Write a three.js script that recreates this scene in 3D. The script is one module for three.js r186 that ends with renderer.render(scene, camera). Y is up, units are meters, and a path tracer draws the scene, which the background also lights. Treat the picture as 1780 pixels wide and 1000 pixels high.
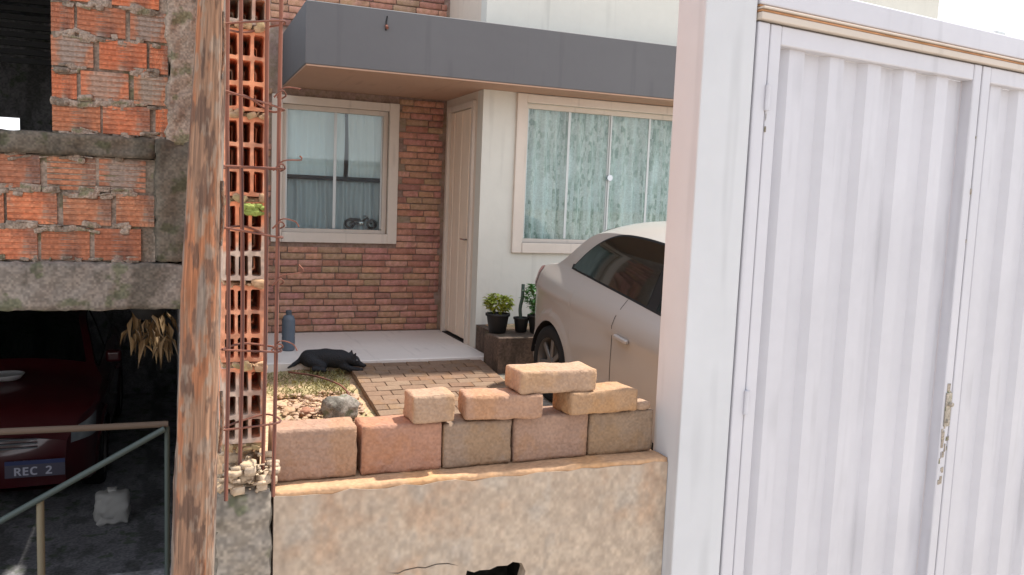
import * as THREE from 'three';
import { mergeGeometries, mergeVertices } from 'three/addons/utils/BufferGeometryUtils.js';
import { RoundedBoxGeometry } from 'three/addons/geometries/RoundedBoxGeometry.js';
import { MarchingCubes } from 'three/addons/objects/MarchingCubes.js';

// ---------------------------------------------------------------- camera, sky, sun, exposure
const scene = new THREE.Scene();
const camera = new THREE.PerspectiveCamera(37.91, 1024 / 575, 0.05, 600);
camera.position.set(0, 2.1, 0);
camera.rotation.order = 'YXZ';
camera.rotation.set(THREE.MathUtils.degToRad(-5.79), THREE.MathUtils.degToRad(-22.06), THREE.MathUtils.degToRad(2.30));
const renderer = new THREE.WebGLRenderer({ antialias: true });
renderer.toneMapping = THREE.LinearToneMapping;
renderer.toneMappingExposure = 1.5;
renderer.shadowMap.enabled = true;
{ // bright hazy sky: pale blue overhead, whiter towards the horizon
  const W = 128, Hh = 64, d = new Float32Array(W * Hh * 4);
  for (let y = 0; y < Hh; y++) for (let x = 0; x < W; x++) {
    const el = (y + 0.5) / Hh * 180 - 90, k = Math.pow(Math.max(0, Math.sin(el * Math.PI / 180)), 0.6), i = (y * W + x) * 4;
    const c = el < 0 ? [0.5, 0.47, 0.44] : [1.18 - 0.47 * k, 1.18 - 0.38 * k, 1.22 - 0.25 * k];
    d[i] = c[0]; d[i + 1] = c[1]; d[i + 2] = c[2]; d[i + 3] = 1;
  }
  const t = new THREE.DataTexture(d, W, Hh, THREE.RGBAFormat, THREE.FloatType);
  t.mapping = THREE.EquirectangularReflectionMapping; t.magFilter = THREE.LinearFilter; t.minFilter = THREE.LinearFilter; t.needsUpdate = true;
  scene.background = t; scene.environment = t;
}
const sun = new THREE.DirectionalLight(new THREE.Color(1, 0.94, 0.84), 5.0);
sun.position.set(0.43 * 20, 0.88 * 20, -0.11 * 20 - 5); sun.target.position.set(0, 0, -5);
sun.castShadow = true; sun.shadow.radius = 4; sun.shadow.mapSize.set(4096, 4096);
Object.assign(sun.shadow.camera, { left: -16, right: 16, top: 16, bottom: -16, near: 1, far: 60 });
scene.add(sun, sun.target);

// ---------------------------------------------------------------- helpers
const rng = (s) => () => { s = (s + 0x6d2b79f5) | 0; let t = Math.imul(s ^ (s >>> 15), 1 | s); t = (t + Math.imul(t ^ (t >>> 7), 61 | t)) ^ t; return ((t ^ (t >>> 14)) >>> 0) / 4294967296; };
const R = rng(7);
const rr = (a, b) => a + (b - a) * R();
const clamp = (x, a = 0, b = 1) => Math.min(b, Math.max(a, x));
const sm = (a, b, x) => { const t = clamp((x - a) / (b - a)); return t * t * (3 - 2 * t); };
const hsh = (x, y, z) => { let h = Math.imul(x, 374761393) ^ Math.imul(y, 668265263) ^ Math.imul(z, 2147483647 - 1013); h = Math.imul(h ^ (h >>> 13), 1274126177); return ((h ^ (h >>> 16)) >>> 0) / 4294967296; };
function vn(x, y, z) {
  const X = Math.floor(x), Y = Math.floor(y), Z = Math.floor(z), f = (t) => t * t * (3 - 2 * t), a = f(x - X), b = f(y - Y), c = f(z - Z);
  const L = (p, q, t) => p + (q - p) * t;
  return L(L(L(hsh(X, Y, Z), hsh(X + 1, Y, Z), a), L(hsh(X, Y + 1, Z), hsh(X + 1, Y + 1, Z), a), b), L(L(hsh(X, Y, Z + 1), hsh(X + 1, Y, Z + 1), a), L(hsh(X, Y + 1, Z + 1), hsh(X + 1, Y + 1, Z + 1), a), b), c);
}
// tileable noise: p cells across the texture
function pn(u, v, p, q, s) {
  const x = u * p, y = v * q, X = Math.floor(x), Y = Math.floor(y), f = (t) => t * t * (3 - 2 * t), a = f(x - X), b = f(y - Y), L = (m, n, t) => m + (n - m) * t;
  const g = (i, j) => hsh(((i % p) + p) % p, ((j % q) + q) % q, s);
  return L(L(g(X, Y), g(X + 1, Y), a), L(g(X, Y + 1), g(X + 1, Y + 1), a), b);
}
const fb = (u, v, p, q, s, o = 4) => { let r = 0, w = 0.5, n = 0; for (let i = 0; i < o; i++) { r += w * pn(u, v, p << i, q << i, s + i * 17); n += w; w *= 0.55; } return r / n; };
function tex(n, fn, srgb = true, h = n) {
  const d = new Uint8Array(n * h * 4);
  for (let y = 0; y < h; y++) for (let x = 0; x < n; x++) { const c = fn((x + 0.5) / n, (y + 0.5) / h), i = (y * n + x) * 4; const g = typeof c === 'number' ? [c, c, c] : c; d[i] = clamp(g[0]) * 255; d[i + 1] = clamp(g[1]) * 255; d[i + 2] = clamp(g[2]) * 255; d[i + 3] = 255; }
  const t = new THREE.DataTexture(d, n, h); t.wrapS = t.wrapT = THREE.RepeatWrapping; t.magFilter = THREE.LinearFilter; t.minFilter = THREE.LinearMipmapLinearFilter; t.generateMipmaps = true;
  if (srgb) t.colorSpace = THREE.SRGBColorSpace; t.needsUpdate = true; return t;
}
const mix3 = (a, b, t) => [a[0] + (b[0] - a[0]) * t, a[1] + (b[1] - a[1]) * t, a[2] + (b[2] - a[2]) * t];
const hex = (h) => [(h >> 16 & 255) / 255, (h >> 8 & 255) / 255, (h & 255) / 255];
const std = (o) => new THREE.MeshStandardMaterial({ roughness: 0.9, ...o });

// uv in metres from the dominant direction of each face
function uvm(g, s = 1, off = 0) {
  if (g.index) g = g.toNonIndexed();
  const p = g.attributes.position, n = g.attributes.normal || (g.computeVertexNormals(), g.attributes.normal), uv = new Float32Array(p.count * 2);
  for (let i = 0; i < p.count; i += 3) {
    let nx = 0, ny = 0, nz = 0; for (let k = 0; k < 3; k++) { nx += Math.abs(n.getX(i + k)); ny += Math.abs(n.getY(i + k)); nz += Math.abs(n.getZ(i + k)); }
    for (let k = 0; k < 3; k++) {
      const x = p.getX(i + k), y = p.getY(i + k), z = p.getZ(i + k);
      const q = ny > nx && ny > nz ? [x, z] : nx > nz ? [z, y] : [x, y];
      uv[(i + k) * 2] = q[0] * s + off; uv[(i + k) * 2 + 1] = q[1] * s + off * 1.7;
    }
  }
  g.setAttribute('uv', new THREE.BufferAttribute(uv, 2)); return g;
}
const bx = (x0, x1, y0, y1, z0, z1) => { const g = new THREE.BoxGeometry(x1 - x0, y1 - y0, z1 - z0); g.translate((x0 + x1) / 2, (y0 + y1) / 2, (z0 + z1) / 2); return g; };
const rbx = (x0, x1, y0, y1, z0, z1, r = 0.01, s = 2) => { const g = new RoundedBoxGeometry(x1 - x0, y1 - y0, z1 - z0, s, r); g.translate((x0 + x1) / 2, (y0 + y1) / 2, (z0 + z1) / 2); return g; };
const mg = (list) => mergeGeometries(list.map((g) => { const h = g.index ? g.toNonIndexed() : g; for (const k of Object.keys(h.attributes)) if (!['position', 'normal', 'uv'].includes(k)) h.deleteAttribute(k); return h; }));
// a box with rounded, chipped edges and an uneven skin
function roughBox(w, h, d, seed, amp = 0.004, r = 0.012, cell = 0.02) {
  const g0 = new THREE.BoxGeometry(w, h, d, Math.max(2, Math.round(w / cell)), Math.max(2, Math.round(h / cell)), Math.max(2, Math.round(d / cell)));
  g0.deleteAttribute('normal'); g0.deleteAttribute('uv');
  const g = mergeVertices(g0, 1e-5), p = g.attributes.position, v = new THREE.Vector3(), c = new THREE.Vector3();
  for (let i = 0; i < p.count; i++) {
    v.fromBufferAttribute(p, i);
    c.set(clamp(v.x, -w / 2 + r, w / 2 - r), clamp(v.y, -h / 2 + r, h / 2 - r), clamp(v.z, -d / 2 + r, d / 2 - r));
    const e = v.clone().sub(c), l = e.length();
    if (l > r) v.copy(c).addScaledVector(e, r / l);
    const k = 28, a = vn(v.x * k + seed, v.y * k, v.z * k) - 0.5, b = vn(v.x * 70 + seed, v.y * 70 + 9, v.z * 70) - 0.5;
    const chip = Math.max(0, vn(v.x * 11 + seed * 3, v.y * 11, v.z * 11 + 5) - 0.72) * (l > r ? 3 : 0.6);
    v.addScaledVector(e.normalize(), (a * 1.2 + b * 0.6) * amp - chip * amp * 3);
    p.setXYZ(i, v.x, v.y, v.z);
  }
  g.computeVertexNormals(); return g;
}
function tube(pts, r, seg = 24, rad = 7) { return new THREE.TubeGeometry(new THREE.CatmullRomCurve3(pts.map((p) => new THREE.Vector3(...p)), false, 'centripetal'), seg, r, rad); }
function bar(a, b, r, rad = 8) { const A = new THREE.Vector3(...a), B = new THREE.Vector3(...b), d = B.clone().sub(A), g = new THREE.CylinderGeometry(r, r, d.length(), rad); g.applyQuaternion(new THREE.Quaternion().setFromUnitVectors(new THREE.Vector3(0, 1, 0), d.normalize())); g.translate((A.x + B.x) / 2, (A.y + B.y) / 2, (A.z + B.z) / 2); return g; }
function grid(nu, nv, f) { // f(a,b) -> [x,y,z], a,b in 0..1
  const p = [], uv = [], ix = [];
  for (let j = 0; j <= nv; j++) for (let i = 0; i <= nu; i++) { p.push(...f(i / nu, j / nv)); uv.push(i / nu, j / nv); }
  for (let j = 0; j < nv; j++) for (let i = 0; i < nu; i++) { const a = j * (nu + 1) + i, b = a + 1, c = a + nu + 1, d = c + 1; ix.push(a, b, d, a, d, c); }
  const g = new THREE.BufferGeometry(); g.setAttribute('position', new THREE.Float32BufferAttribute(p, 3)); g.setAttribute('uv', new THREE.Float32BufferAttribute(uv, 2)); g.setIndex(ix); g.computeVertexNormals(); return g;
}
const taken = new Map();
const numbered = (n) => { const k = taken.get(n) || 0; taken.set(n, k + 1); return k ? n + '_' + String(k).padStart(3, '0') : n; };
function thing(name, label, category, pos = [0, 0, 0], group) { const o = new THREE.Group(); o.name = numbered(name); o.position.set(...pos); o.userData = { label, category }; if (group) o.userData.group = group; scene.add(o); return o; }
function solo(name, geo, mat, label, category, group) { const o = new THREE.Mesh(geo, mat); o.name = numbered(name); o.userData = { label, category }; if (group) o.userData.group = group; scene.add(o); return o; }
function part(parent, name, geo, mat, label) { const o = new THREE.Mesh(geo, mat); o.name = name; if (label) o.userData.label = label; parent.add(o); return o; }
function struct(name, geo, mat) { const o = new THREE.Mesh(geo, mat); o.name = numbered(name); o.userData = { kind: 'structure' }; scene.add(o); return o; }

// ---------------------------------------------------------------- materials
const nTex = (p, q, s, o, lo, hi) => tex(256, (u, v) => lo + (hi - lo) * fb(u, v, p, q, s, o), false);
const bumpFine = nTex(24, 24, 3, 4, 0, 1), bumpCoarse = nTex(6, 6, 5, 5, 0, 1);
const T = {
  plaster: tex(512, (u, v) => { // sprayed beige render with ochre dust stains and grey wear
    const s = fb(u, v, 16, 12, 11, 4), o = 0.6 * fb(u, v, 2, 2, 31, 5) + 0.4 * fb(u, v, 18, 14, 33, 3), g = fb(u, v, 14, 10, 51, 4), f = pn(u, v, 120, 100, 71), h = pn(u, v, 56, 44, 73);
    let c = mix3(hex(0xc0ab98), hex(0xcdbba8), s); c = mix3(c, hex(0xc09474), sm(0.52, 0.8, o) * 0.5); c = mix3(c, hex(0xbfb8b0), sm(0.52, 0.75, g) * 0.35);
    const k = 0.86 + 0.1 * f + 0.14 * h; return c.map((x) => x * k);
  }),
  concrete: tex(512, (u, v) => {
    const s = fb(u, v, 4, 4, 101, 6), m = fb(u, v, 5, 3, 121, 5), f = pn(u, v, 80, 80, 131), k = fb(u, v, 9, 9, 141, 4);
    let c = mix3(hex(0x877f77), hex(0xaaa298), s); c = mix3(c, hex(0x5a564d), sm(0.52, 0.7, m) * 0.55); c = mix3(c, hex(0x55603f), sm(0.6, 0.75, k) * 0.5);
    return c.map((x) => x * (0.82 + 0.3 * f));
  }),
  white: tex(512, (u, v) => { const s = fb(u, v, 3, 3, 201, 5), f = fb(u, v, 30, 30, 221, 3), st = fb(u, v, 24, 2, 231, 3); const k = 0.93 + 0.06 * s + 0.02 * f - 0.05 * sm(0.62, 0.8, st); return [k, k * 0.995, k * 0.99]; }),
  grain: tex(256, (u, v) => { const f = fb(u, v, 16, 16, 301, 4), s = fb(u, v, 3, 3, 311, 4), w = pn(u, v, 60, 60, 313); const k = 0.72 + 0.28 * f + 0.2 * s - 0.08 * w; return [k, k * (0.95 + 0.1 * s), k * (0.9 + 0.15 * f)]; }),
  clay: tex(512, (u, v) => { // fired clay with mortar smears and soot
    const s = fb(u, v, 4, 6, 401, 5), m = fb(u, v, 5, 5, 421, 5), d = fb(u, v, 6, 4, 441, 4), f = pn(u, v, 64, 64, 451);
    let c = mix3(hex(0xb86a4a), hex(0xd09070), s); c = mix3(c, hex(0xa5958a), sm(0.46, 0.66, m) * 0.85); c = mix3(c, hex(0x7a5448), sm(0.52, 0.75, d) * 0.6);
    return c.map((x) => x * (0.85 + 0.25 * f));
  }),
  wood: tex(256, (u, v) => { // weathered trunk, streaks running up (v)
    const s = fb(u, v, 14, 6, 501, 4), m = fb(u, v, 5, 5, 521, 4), k = fb(u, v, 40, 12, 531, 3), o = fb(u, v, 4, 3, 541, 3);
    let c = mix3(hex(0x7a6050), hex(0xb88f70), s); c = mix3(c, hex(0xa8653f), sm(0.5, 0.68, m) * 0.6); c = mix3(c, hex(0x7d7a76), sm(0.52, 0.7, o) * 0.75); const b = fb(u, v, 8, 14, 551, 5), gq = fb(u, v, 9, 20, 561, 4); c = mix3(c, hex(0x5d473c), sm(0.5, 0.66, b) * 0.7); c = mix3(c, hex(0x9a8d80), sm(0.54, 0.7, gq) * 0.6); return c.map((x) => x * (0.68 + 0.5 * k));
  }, true, 512),
  woodBump: tex(256, (u, v) => 0.5 * fb(u, v, 14, 6, 501, 4) + 0.5 * fb(u, v, 8, 14, 551, 5), false, 512),
  soil: tex(512, (u, v) => { const s = fb(u, v, 5, 5, 601, 6), g = fb(u, v, 4, 4, 621, 5), f = pn(u, v, 70, 70, 631); let c = mix3(hex(0xb08f6c), hex(0xd2b294), s); c = mix3(c, hex(0x969066), sm(0.5, 0.68, g) * 0.6); return c.map((x) => x * (0.82 + 0.26 * f)); }),
  paleStreet: tex(512, (u, v) => { const f = pn(u, v, 120, 120, 701), s = fb(u, v, 4, 4, 711, 5); const k = 0.6 + 0.08 * f + 0.1 * s; return [k, k * 0.95, k * 0.89]; }),
  rust: tex(256, (u, v) => { const s = fb(u, v, 10, 10, 801, 4), m = fb(u, v, 5, 5, 811, 4); return mix3(mix3(hex(0x70453a), hex(0x93604c), s), hex(0x4d3430), sm(0.5, 0.7, m)); }),
  treeMottle: tex(512, (u, v) => { // pale curtain cloth, mirrored trees painted in as grey-green mottle
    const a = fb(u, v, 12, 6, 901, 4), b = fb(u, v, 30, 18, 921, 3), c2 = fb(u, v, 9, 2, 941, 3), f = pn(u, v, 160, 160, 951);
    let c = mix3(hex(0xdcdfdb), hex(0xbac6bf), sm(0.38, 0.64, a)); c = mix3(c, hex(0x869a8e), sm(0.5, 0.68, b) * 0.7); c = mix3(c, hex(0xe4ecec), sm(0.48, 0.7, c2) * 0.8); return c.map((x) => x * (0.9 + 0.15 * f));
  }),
  paver: tex(256, (u, v) => { const s = fb(u, v, 5, 5, 1001, 5), f = pn(u, v, 64, 64, 1011), g = fb(u, v, 4, 4, 1021, 4); let c = mix3(hex(0xd2c6bd), hex(0xeae0d6), s); c = mix3(c, hex(0xe0cbb0), sm(0.5, 0.7, g) * 0.7); return c.map((x) => x * (0.9 + 0.12 * f)); }),
};
const M = {
  plaster: std({ map: T.plaster, color: new THREE.Color(0.74, 0.735, 0.72), bumpMap: bumpFine, bumpScale: 0.006, roughness: 0.95 }),
  concrete: std({ map: T.concrete, color: new THREE.Color(0.8, 0.8, 0.8), bumpMap: bumpCoarse, bumpScale: 0.012 }),
  concreteDark: std({ map: T.concrete, color: 0xb0aea6, bumpMap: bumpCoarse, bumpScale: 0.012 }),
  concretePale: std({ map: T.concrete, color: new THREE.Color(0.9, 0.88, 0.84), bumpMap: bumpCoarse, bumpScale: 0.01 }),
  houseWhite: std({ map: T.white, color: 0xdadad1, bumpMap: bumpFine, bumpScale: 0.0015 }),
  beigeWall: std({ map: T.white, color: 0xdccfbf, bumpMap: bumpFine, bumpScale: 0.0015 }),
  trim: std({ map: T.white, color: 0xdcd2c6, roughness: 0.7 }),
  canopy: std({ map: T.white, color: 0x6a6a6c, bumpMap: bumpFine, bumpScale: 0.001, roughness: 0.8 }),
  soffit: std({ map: T.white, color: 0xb89680, roughness: 0.85 }),
  mortarBrown: std({ map: T.grain, color: 0xa08a7e }),
  mortar: std({ map: T.concrete, color: new THREE.Color(1.05, 0.95, 0.88), bumpMap: bumpFine, bumpScale: 0.008 }),
  gateWhite: std({ map: T.white, color: 0xc4c4cb, roughness: 0.45, metalness: 0 }),
  pillar: std({ map: T.white, color: 0xc5c7cb, bumpMap: bumpFine, bumpScale: 0.001, roughness: 0.75 }),
  rail: std({ map: T.white, color: 0xc6bbb0, roughness: 0.6 }),
  rust: std({ map: T.rust, roughness: 0.95, bumpMap: bumpFine, bumpScale: 0.0008 }),
  rustOrange: std({ map: T.grain, color: 0xc9966e, roughness: 0.9 }),
  clay: std({ map: T.clay, bumpMap: bumpFine, bumpScale: 0.002 }),
  wood: std({ map: T.wood, color: new THREE.Color(0.86, 0.82, 0.8), bumpMap: T.woodBump, bumpScale: 0.008 }),
  soil: std({ map: T.soil, bumpMap: bumpCoarse, bumpScale: 0.02, roughness: 1 }),
  sand: std({ map: T.soil, color: new THREE.Color(1.5, 1.28, 1.06), bumpMap: bumpFine, bumpScale: 0.004, roughness: 1 }),
  ledge: std({ map: T.paver, color: 0xdcba98, bumpMap: bumpFine, bumpScale: 0.004, roughness: 1 }),
  paleStreet: std({ map: T.paleStreet, roughness: 0.95 }),  // unseen street surface, made pale to bounce light into the shade
  dark: std({ color: 0x17181a, roughness: 0.7 }),
  rubber: std({ color: 0x0e0e0f, roughness: 0.85 }),
  glass: new THREE.MeshPhysicalMaterial({ color: 0xf0f6f5, transmission: 1, thickness: 0, roughness: 0.02, ior: 1.52 }),
  alu: std({ color: 0xc4c9c8, roughness: 0.4, metalness: 0.3 }),
  treeMottle: std({ map: T.treeMottle, roughness: 1 }),
  skyTint: std({ color: 0xe8f1f6, roughness: 1 }),  // pale blue painted in for sky mirrored in the small window
  fenceGrey: std({ color: 0xbcc4ca, roughness: 1 }),  // grey for the fence mirrored in the small window
  interior: std({ color: 0x8a857c }),
  interiorDark: std({ map: T.concrete, color: new THREE.Color(0.85, 0.95, 1.15) }),
  door: std({ map: T.white, color: 0xf8e8d4, roughness: 0.6 }),
  porch: std({ map: T.white, color: 0xeae4de, roughness: 0.5 }),
  chrome: std({ color: 0xbfc2c6, metalness: 1, roughness: 0.22 }),
};

// ---------------------------------------------------------------- the setting
{ // the street, a sheet to the horizon with the pit of the sunken garage left open
  const s = new THREE.Shape(); s.moveTo(-250, -250); s.lineTo(250, -250); s.lineTo(250, 250); s.lineTo(-250, 250); s.closePath();
  const h = new THREE.Path(); h.moveTo(-3.6, 4.6); h.lineTo(0.02, 4.6); h.lineTo(0.02, 11.9); h.lineTo(-3.6, 11.9); h.closePath(); s.holes.push(h);
  const g = new THREE.ShapeGeometry(s); g.rotateX(-Math.PI / 2); g.translate(0, 0.06, 0);
  struct('street', uvm(g, 0.6), M.paleStreet);
}
const yardY = (z) => 0.66 - 0.11 * (z + 7.05);
struct('yard', uvm(grid(50, 60, (a, b) => { const x = 0.2 + 2.55 * a, z = -7.46 + 5.3 * b; return [x, yardY(z) - 0.028 + 0.035 * (vn(x * 4, 3, z * 4) - 0.5) + 0.02 * (vn(x * 13, 7, z * 13) - 0.5), z]; }).scale(1, 1, 1), 1), M.soil);
struct('driveway', uvm(grid(12, 12, (a, b) => { const x = 2.6 + 5.6 * a, z = -7.46 + 5.3 * b; return [x, yardY(z) - 0.006, z]; }), 0.7), M.concretePale);
{ // paved path to the porch: brick-shaped pavers in running bond
  const path = struct('paver_path', uvm(grid(2, 8, (a, b) => { const z = -7.05 + 3.6 * b; return [1.37 + 1.23 * a, yardY(z) - 0.004, z]; })), std({ map: T.soil, color: new THREE.Color(0.75, 0.68, 0.62), roughness: 1 }));
  const cols = [0x957d6b, 0x9a8472, 0x927866, 0x907b69, 0x9c8876, 0x967f6d].map((c) => std({ map: T.paver, color: c, bumpMap: bumpFine, bumpScale: 0.002 }));
  const geos = [0, 1, 2].map((k) => uvm(rbx(-0.0985, 0.0985, -0.03, 0.03, -0.0985 / 2, 0.0985 / 2, 0.006, 1), 2, k * 0.37));
  const tilt = Math.atan(0.11);
  let row = 0;
  for (let z = -7.0; z < -3.5; z += 0.102, row++) for (let x = row % 2 ? 1.4705 : 1.37; x < 2.58; x += 0.2015) {
    if (z > -4.4 && R() < 0.15) { R(); continue; }
    const p = part(path, 'paver', geos[Math.floor(R() * 3)], cols[Math.floor(R() * cols.length)]);
    const half = x < 1.38 || x > 2.575; if (half) p.scale.x = 0.5;
    p.position.set(x + (x < 1.38 ? 0.05 : x > 2.575 ? -0.05 : 0), yardY(z) - 0.014 + rr(-0.003, 0.003), z); p.rotation.set(tilt + rr(-0.015, 0.015), rr(-0.02, 0.02), rr(-0.015, 0.015));
  }
}

// ---------------------------------------------------------------- the house
const ZW = -7.474, ZB = -8.6;
const house = thing('house', 'house with grey canopy, brick-clad porch wall and white front wall', 'house', [0, 0, 0]);
{
  // brick-clad wall round the small window
  const wx0 = 0.98, wx1 = 2.05, wy0 = 1.72, wy1 = 2.98;
  const holed = (x0, x1, y0, y1, a0, a1, b0, b1, z0, z1) => [bx(x0, a0, y0, y1, z0, z1), bx(a1, x1, y0, y1, z0, z1), bx(a0, a1, y0, b0, z0, z1), bx(a0, a1, b1, y1, z0, z1)];
  const bw = part(house, 'brick_wall', uvm(mg(holed(0.25, 2.667, 0.3, 4.75, wx0, wx1, wy0, wy1, ZB - 0.15, ZB - 0.012)), 2), M.mortarBrown);
  const tones = [0xc8937f, 0xba8472, 0xcf9d8c, 0xc2967c, 0xae7e72, 0xc89084, 0xba987e, 0xd09b84].map((c) => std({ map: T.grain, color: c, bumpMap: bumpFine, bumpScale: 0.003 }));
  const L = [0.24, 0.17, 0.3].map((l) => [0, 1].map((k) => { const g = roughBox(l - 0.008, 0.058, 0.03, l * 90 + k * 31, 0.0025, 0.004, 0.1); return uvm(g, 2.2, l * 3 + k); }));
  const lens = [0.24, 0.17, 0.3];
  const H0 = 0.067; let count = 0;
  const lay = (xa, xb, ya, yb, avoid) => {
    let r = 0;
    for (let y = ya; y < yb; y += H0, r++) {
      let x = xa - R() * 0.2;
      while (x < xb) {
        const k = R() < 0.6 ? 0 : R() < 0.5 ? 1 : 2, l = lens[k]; let a = x, b = x + l; x = b;
        const cut = (lo, hi) => { a = Math.max(a, lo); b = Math.min(b, hi); };
        cut(xa, xb);
        if (avoid && y + 0.06 > avoid[2] && y < avoid[3]) { const c = (a + b) / 2; if (c < avoid[0]) b = Math.min(b, avoid[0]); else if (c > avoid[1]) a = Math.max(a, avoid[1]); else continue; }
        if (b - a < 0.05) continue;
        const m = part(bw, 'brick', L[k][R() < 0.5 ? 0 : 1], tones[Math.floor(R() * tones.length)]); count++;
        m.scale.x = (b - a) / l; m.position.set((a + b) / 2, y + 0.031, ZB - 0.006 + rr(-0.004, 0.004));
      }
    }
  };
  lay(0.44, 2.63, 0.71, 3.1, [0.885, 2.15, 1.625, 3.063]);
  lay(0.86, 2.63, 3.72, 4.15, null);
  // white projecting wall with the wide window, its side wall with the door, upper and outer walls
  const vx0 = 3.1, vx1 = 5.01, vy0 = 1.72, vy1 = 3.05;
  part(house, 'front_wall', uvm(mg(holed(2.667, 8.23, 0.0, 4.75, vx0, vx1, vy0, vy1, ZW - 0.15, ZW)), 0.5), M.houseWhite, 'white front wall');
  const dz0 = -8.52, dz1 = -7.68;
  part(house, 'side_wall', uvm(mg([bx(2.667, 2.8, 0.3, 4.75, dz1, ZW - 0.151), bx(2.667, 2.8, 0.3, 4.75, ZB - 0.151, dz0), bx(2.667, 2.8, 3.06, 4.75, dz0, dz1), bx(2.667, 2.8, 0.3, 0.69, dz0, dz1)]), 0.6), M.beigeWall, 'beige side wall beside the door');
  part(house, 'outer_wall', uvm(mg([bx(0.25, 0.4, 0.0, 4.75, -13, ZB - 0.152), bx(8.08, 8.23, 0.0, 4.75, -13, ZW - 0.152), bx(0.25, 8.23, 0, 4.75, -13.15, -13.002)]), 0.5), M.houseWhite);
  part(house, 'roof', uvm(mg([bx(0.15, 2.66, 4.752, 4.89, -13.2, ZB + 0.1), bx(2.664, 8.33, 4.752, 4.892, -13.2, ZW + 0.1)]), 0.5), M.canopy);
  part(house, 'inner_floor', uvm(bx(0.4, 8.08, 0.5, 0.69, -13, ZB - 0.155), 1), M.interior);
  part(house, 'inner_floor', uvm(bx(2.8, 8.08, 0.5, 0.688, ZB - 0.153, ZW - 0.152), 1), M.interior);
  part(house, 'inner_ceiling', uvm(bx(0.4, 8.08, 3.3, 3.4, -13, ZB - 0.155), 1), M.interior);
  part(house, 'inner_ceiling', uvm(bx(2.8, 8.08, 3.302, 3.402, ZB - 0.153, ZW - 0.152), 1), M.interior);
  // porch slab
  part(house, 'porch', uvm(mg([rbx(0.62, 2.664, 0.45, 0.7, ZB - 0.005, -7.05, 0.012)]), 1), M.porch, 'pale tiled porch step');
  // canopy: a grey band over the porch and the front wall
  const cs = new THREE.Shape(); cs.moveTo(0.985, 7.05); cs.lineTo(5.7, 7.05); cs.lineTo(5.7, -ZW - 0.003); cs.lineTo(2.664, -ZW - 0.003); cs.lineTo(2.664, -ZB - 0.003); cs.lineTo(0.985, -ZB - 0.003); cs.closePath();
  const cg = new THREE.ExtrudeGeometry(cs, { depth: 0.49, bevelEnabled: true, bevelSize: 0.006, bevelThickness: 0.006, bevelSegments: 1 }); cg.rotateX(-Math.PI / 2); cg.translate(0, 3.156, 0);
  const can = part(house, 'canopy', uvm(cg, 0.5), M.canopy, 'plain grey canopy band');
  const sg = new THREE.ExtrudeGeometry(cs, { depth: 0.012, bevelEnabled: false }); sg.rotateX(-Math.PI / 2); sg.translate(0, 3.137, -0.0);
  part(can, 'soffit', uvm(sg, 0.7), M.soffit, 'brown painted underside');
  part(can, 'drain_spout', bar([1.635, 3.545, -7.08], [1.635, 3.5, -7.02], 0.014), M.rust);
  part(can, 'wire', tube([[1.64, 3.6, -7.045], [1.632, 3.55, -7.04], [1.63, 3.48, -7.043]], 0.006, 8, 5), M.dark);
  // windows
  const windowOf = (x0, x1, y0, y1, z, tw, n, label) => {
    const w = new THREE.Group(); w.name = 'window'; w.userData.label = label; house.add(w);
    const f = 0.045, o = tw;
    part(w, 'trim', uvm(mg([rbx(x0 - o, x0 + 0.002, y0 - o, y1 + o * 0.82, z - 0.02, z + 0.03, 0.006), rbx(x1 - 0.002, x1 + o, y0 - o, y1 + o * 0.82, z - 0.02, z + 0.03, 0.006), rbx(x0 + 0.002, x1 - 0.002, y1, y1 + o * 0.8, z - 0.02, z + 0.027, 0.006)]), 1), M.trim);
    part(w, 'sill', uvm(rbx(x0 + 0.002, x1 - 0.002, y0 - o, y0, z - 0.12, z + 0.036, 0.006), 1), M.trim);
    part(w, 'frame', uvm(mg([bx(x0, x0 + f, y0, y1, z - 0.12, z - 0.05), bx(x1 - f, x1, y0, y1, z - 0.12, z - 0.05), bx(x0 + f, x1 - f, y1 - f, y1, z - 0.118, z - 0.052), bx(x0 + f, x1 - f, y0, y0 + f * 0.8, z - 0.118, z - 0.052)]), 1), M.trim);
    const wd = (x1 - x0 - 2 * f) / n;
    for (let k = 0; k < n; k++) {
      const a = x0 + f + wd * k, b = a + wd, zz = z - 0.075 - (k % 2) * 0.014;
      const lf = part(w, 'sash', uvm(mg([bx(a, a + 0.016, y0 + f, y1 - f, zz - 0.006, zz + 0.006), bx(b - 0.016, b, y0 + f, y1 - f, zz - 0.006, zz + 0.006)]), 1), M.alu);
      part(lf, 'pane', bx(a + 0.016, b - 0.016, y0 + f * 0.8, y1 - f, zz - 0.002, zz + 0.002), M.glass);
    }
    return w;
  };
  windowOf(wx0, wx1, wy0, wy1, ZB, 0.1, 2, 'small sliding window in the brick wall');
  const w2 = windowOf(vx0, vx1, vy0, vy1, ZW, 0.1, 4, 'wide four-leaf window in the white wall');
  const kn = new THREE.CylinderGeometry(0.03, 0.03, 0.03, 16); kn.rotateX(Math.PI / 2); kn.translate(4.055, 2.385, ZW - 0.045); part(w2, 'latch', kn, M.chrome);
  // door in the side wall
  const door = new THREE.Group(); door.name = 'door'; door.userData.label = 'pale timber door with upright boards'; house.add(door);
  part(door, 'door_frame', uvm(mg([bx(2.64, 2.79, 0.7, 3.055, dz0 + 0.002, dz0 + 0.05), bx(2.64, 2.79, 0.7, 3.055, dz1 - 0.05, dz1 - 0.002), bx(2.642, 2.788, 3.0, 3.053, dz0 + 0.05, dz1 - 0.05)]), 1), M.trim);
  const nb = 6, bwid = (dz1 - dz0 - 0.104) / nb;
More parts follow.
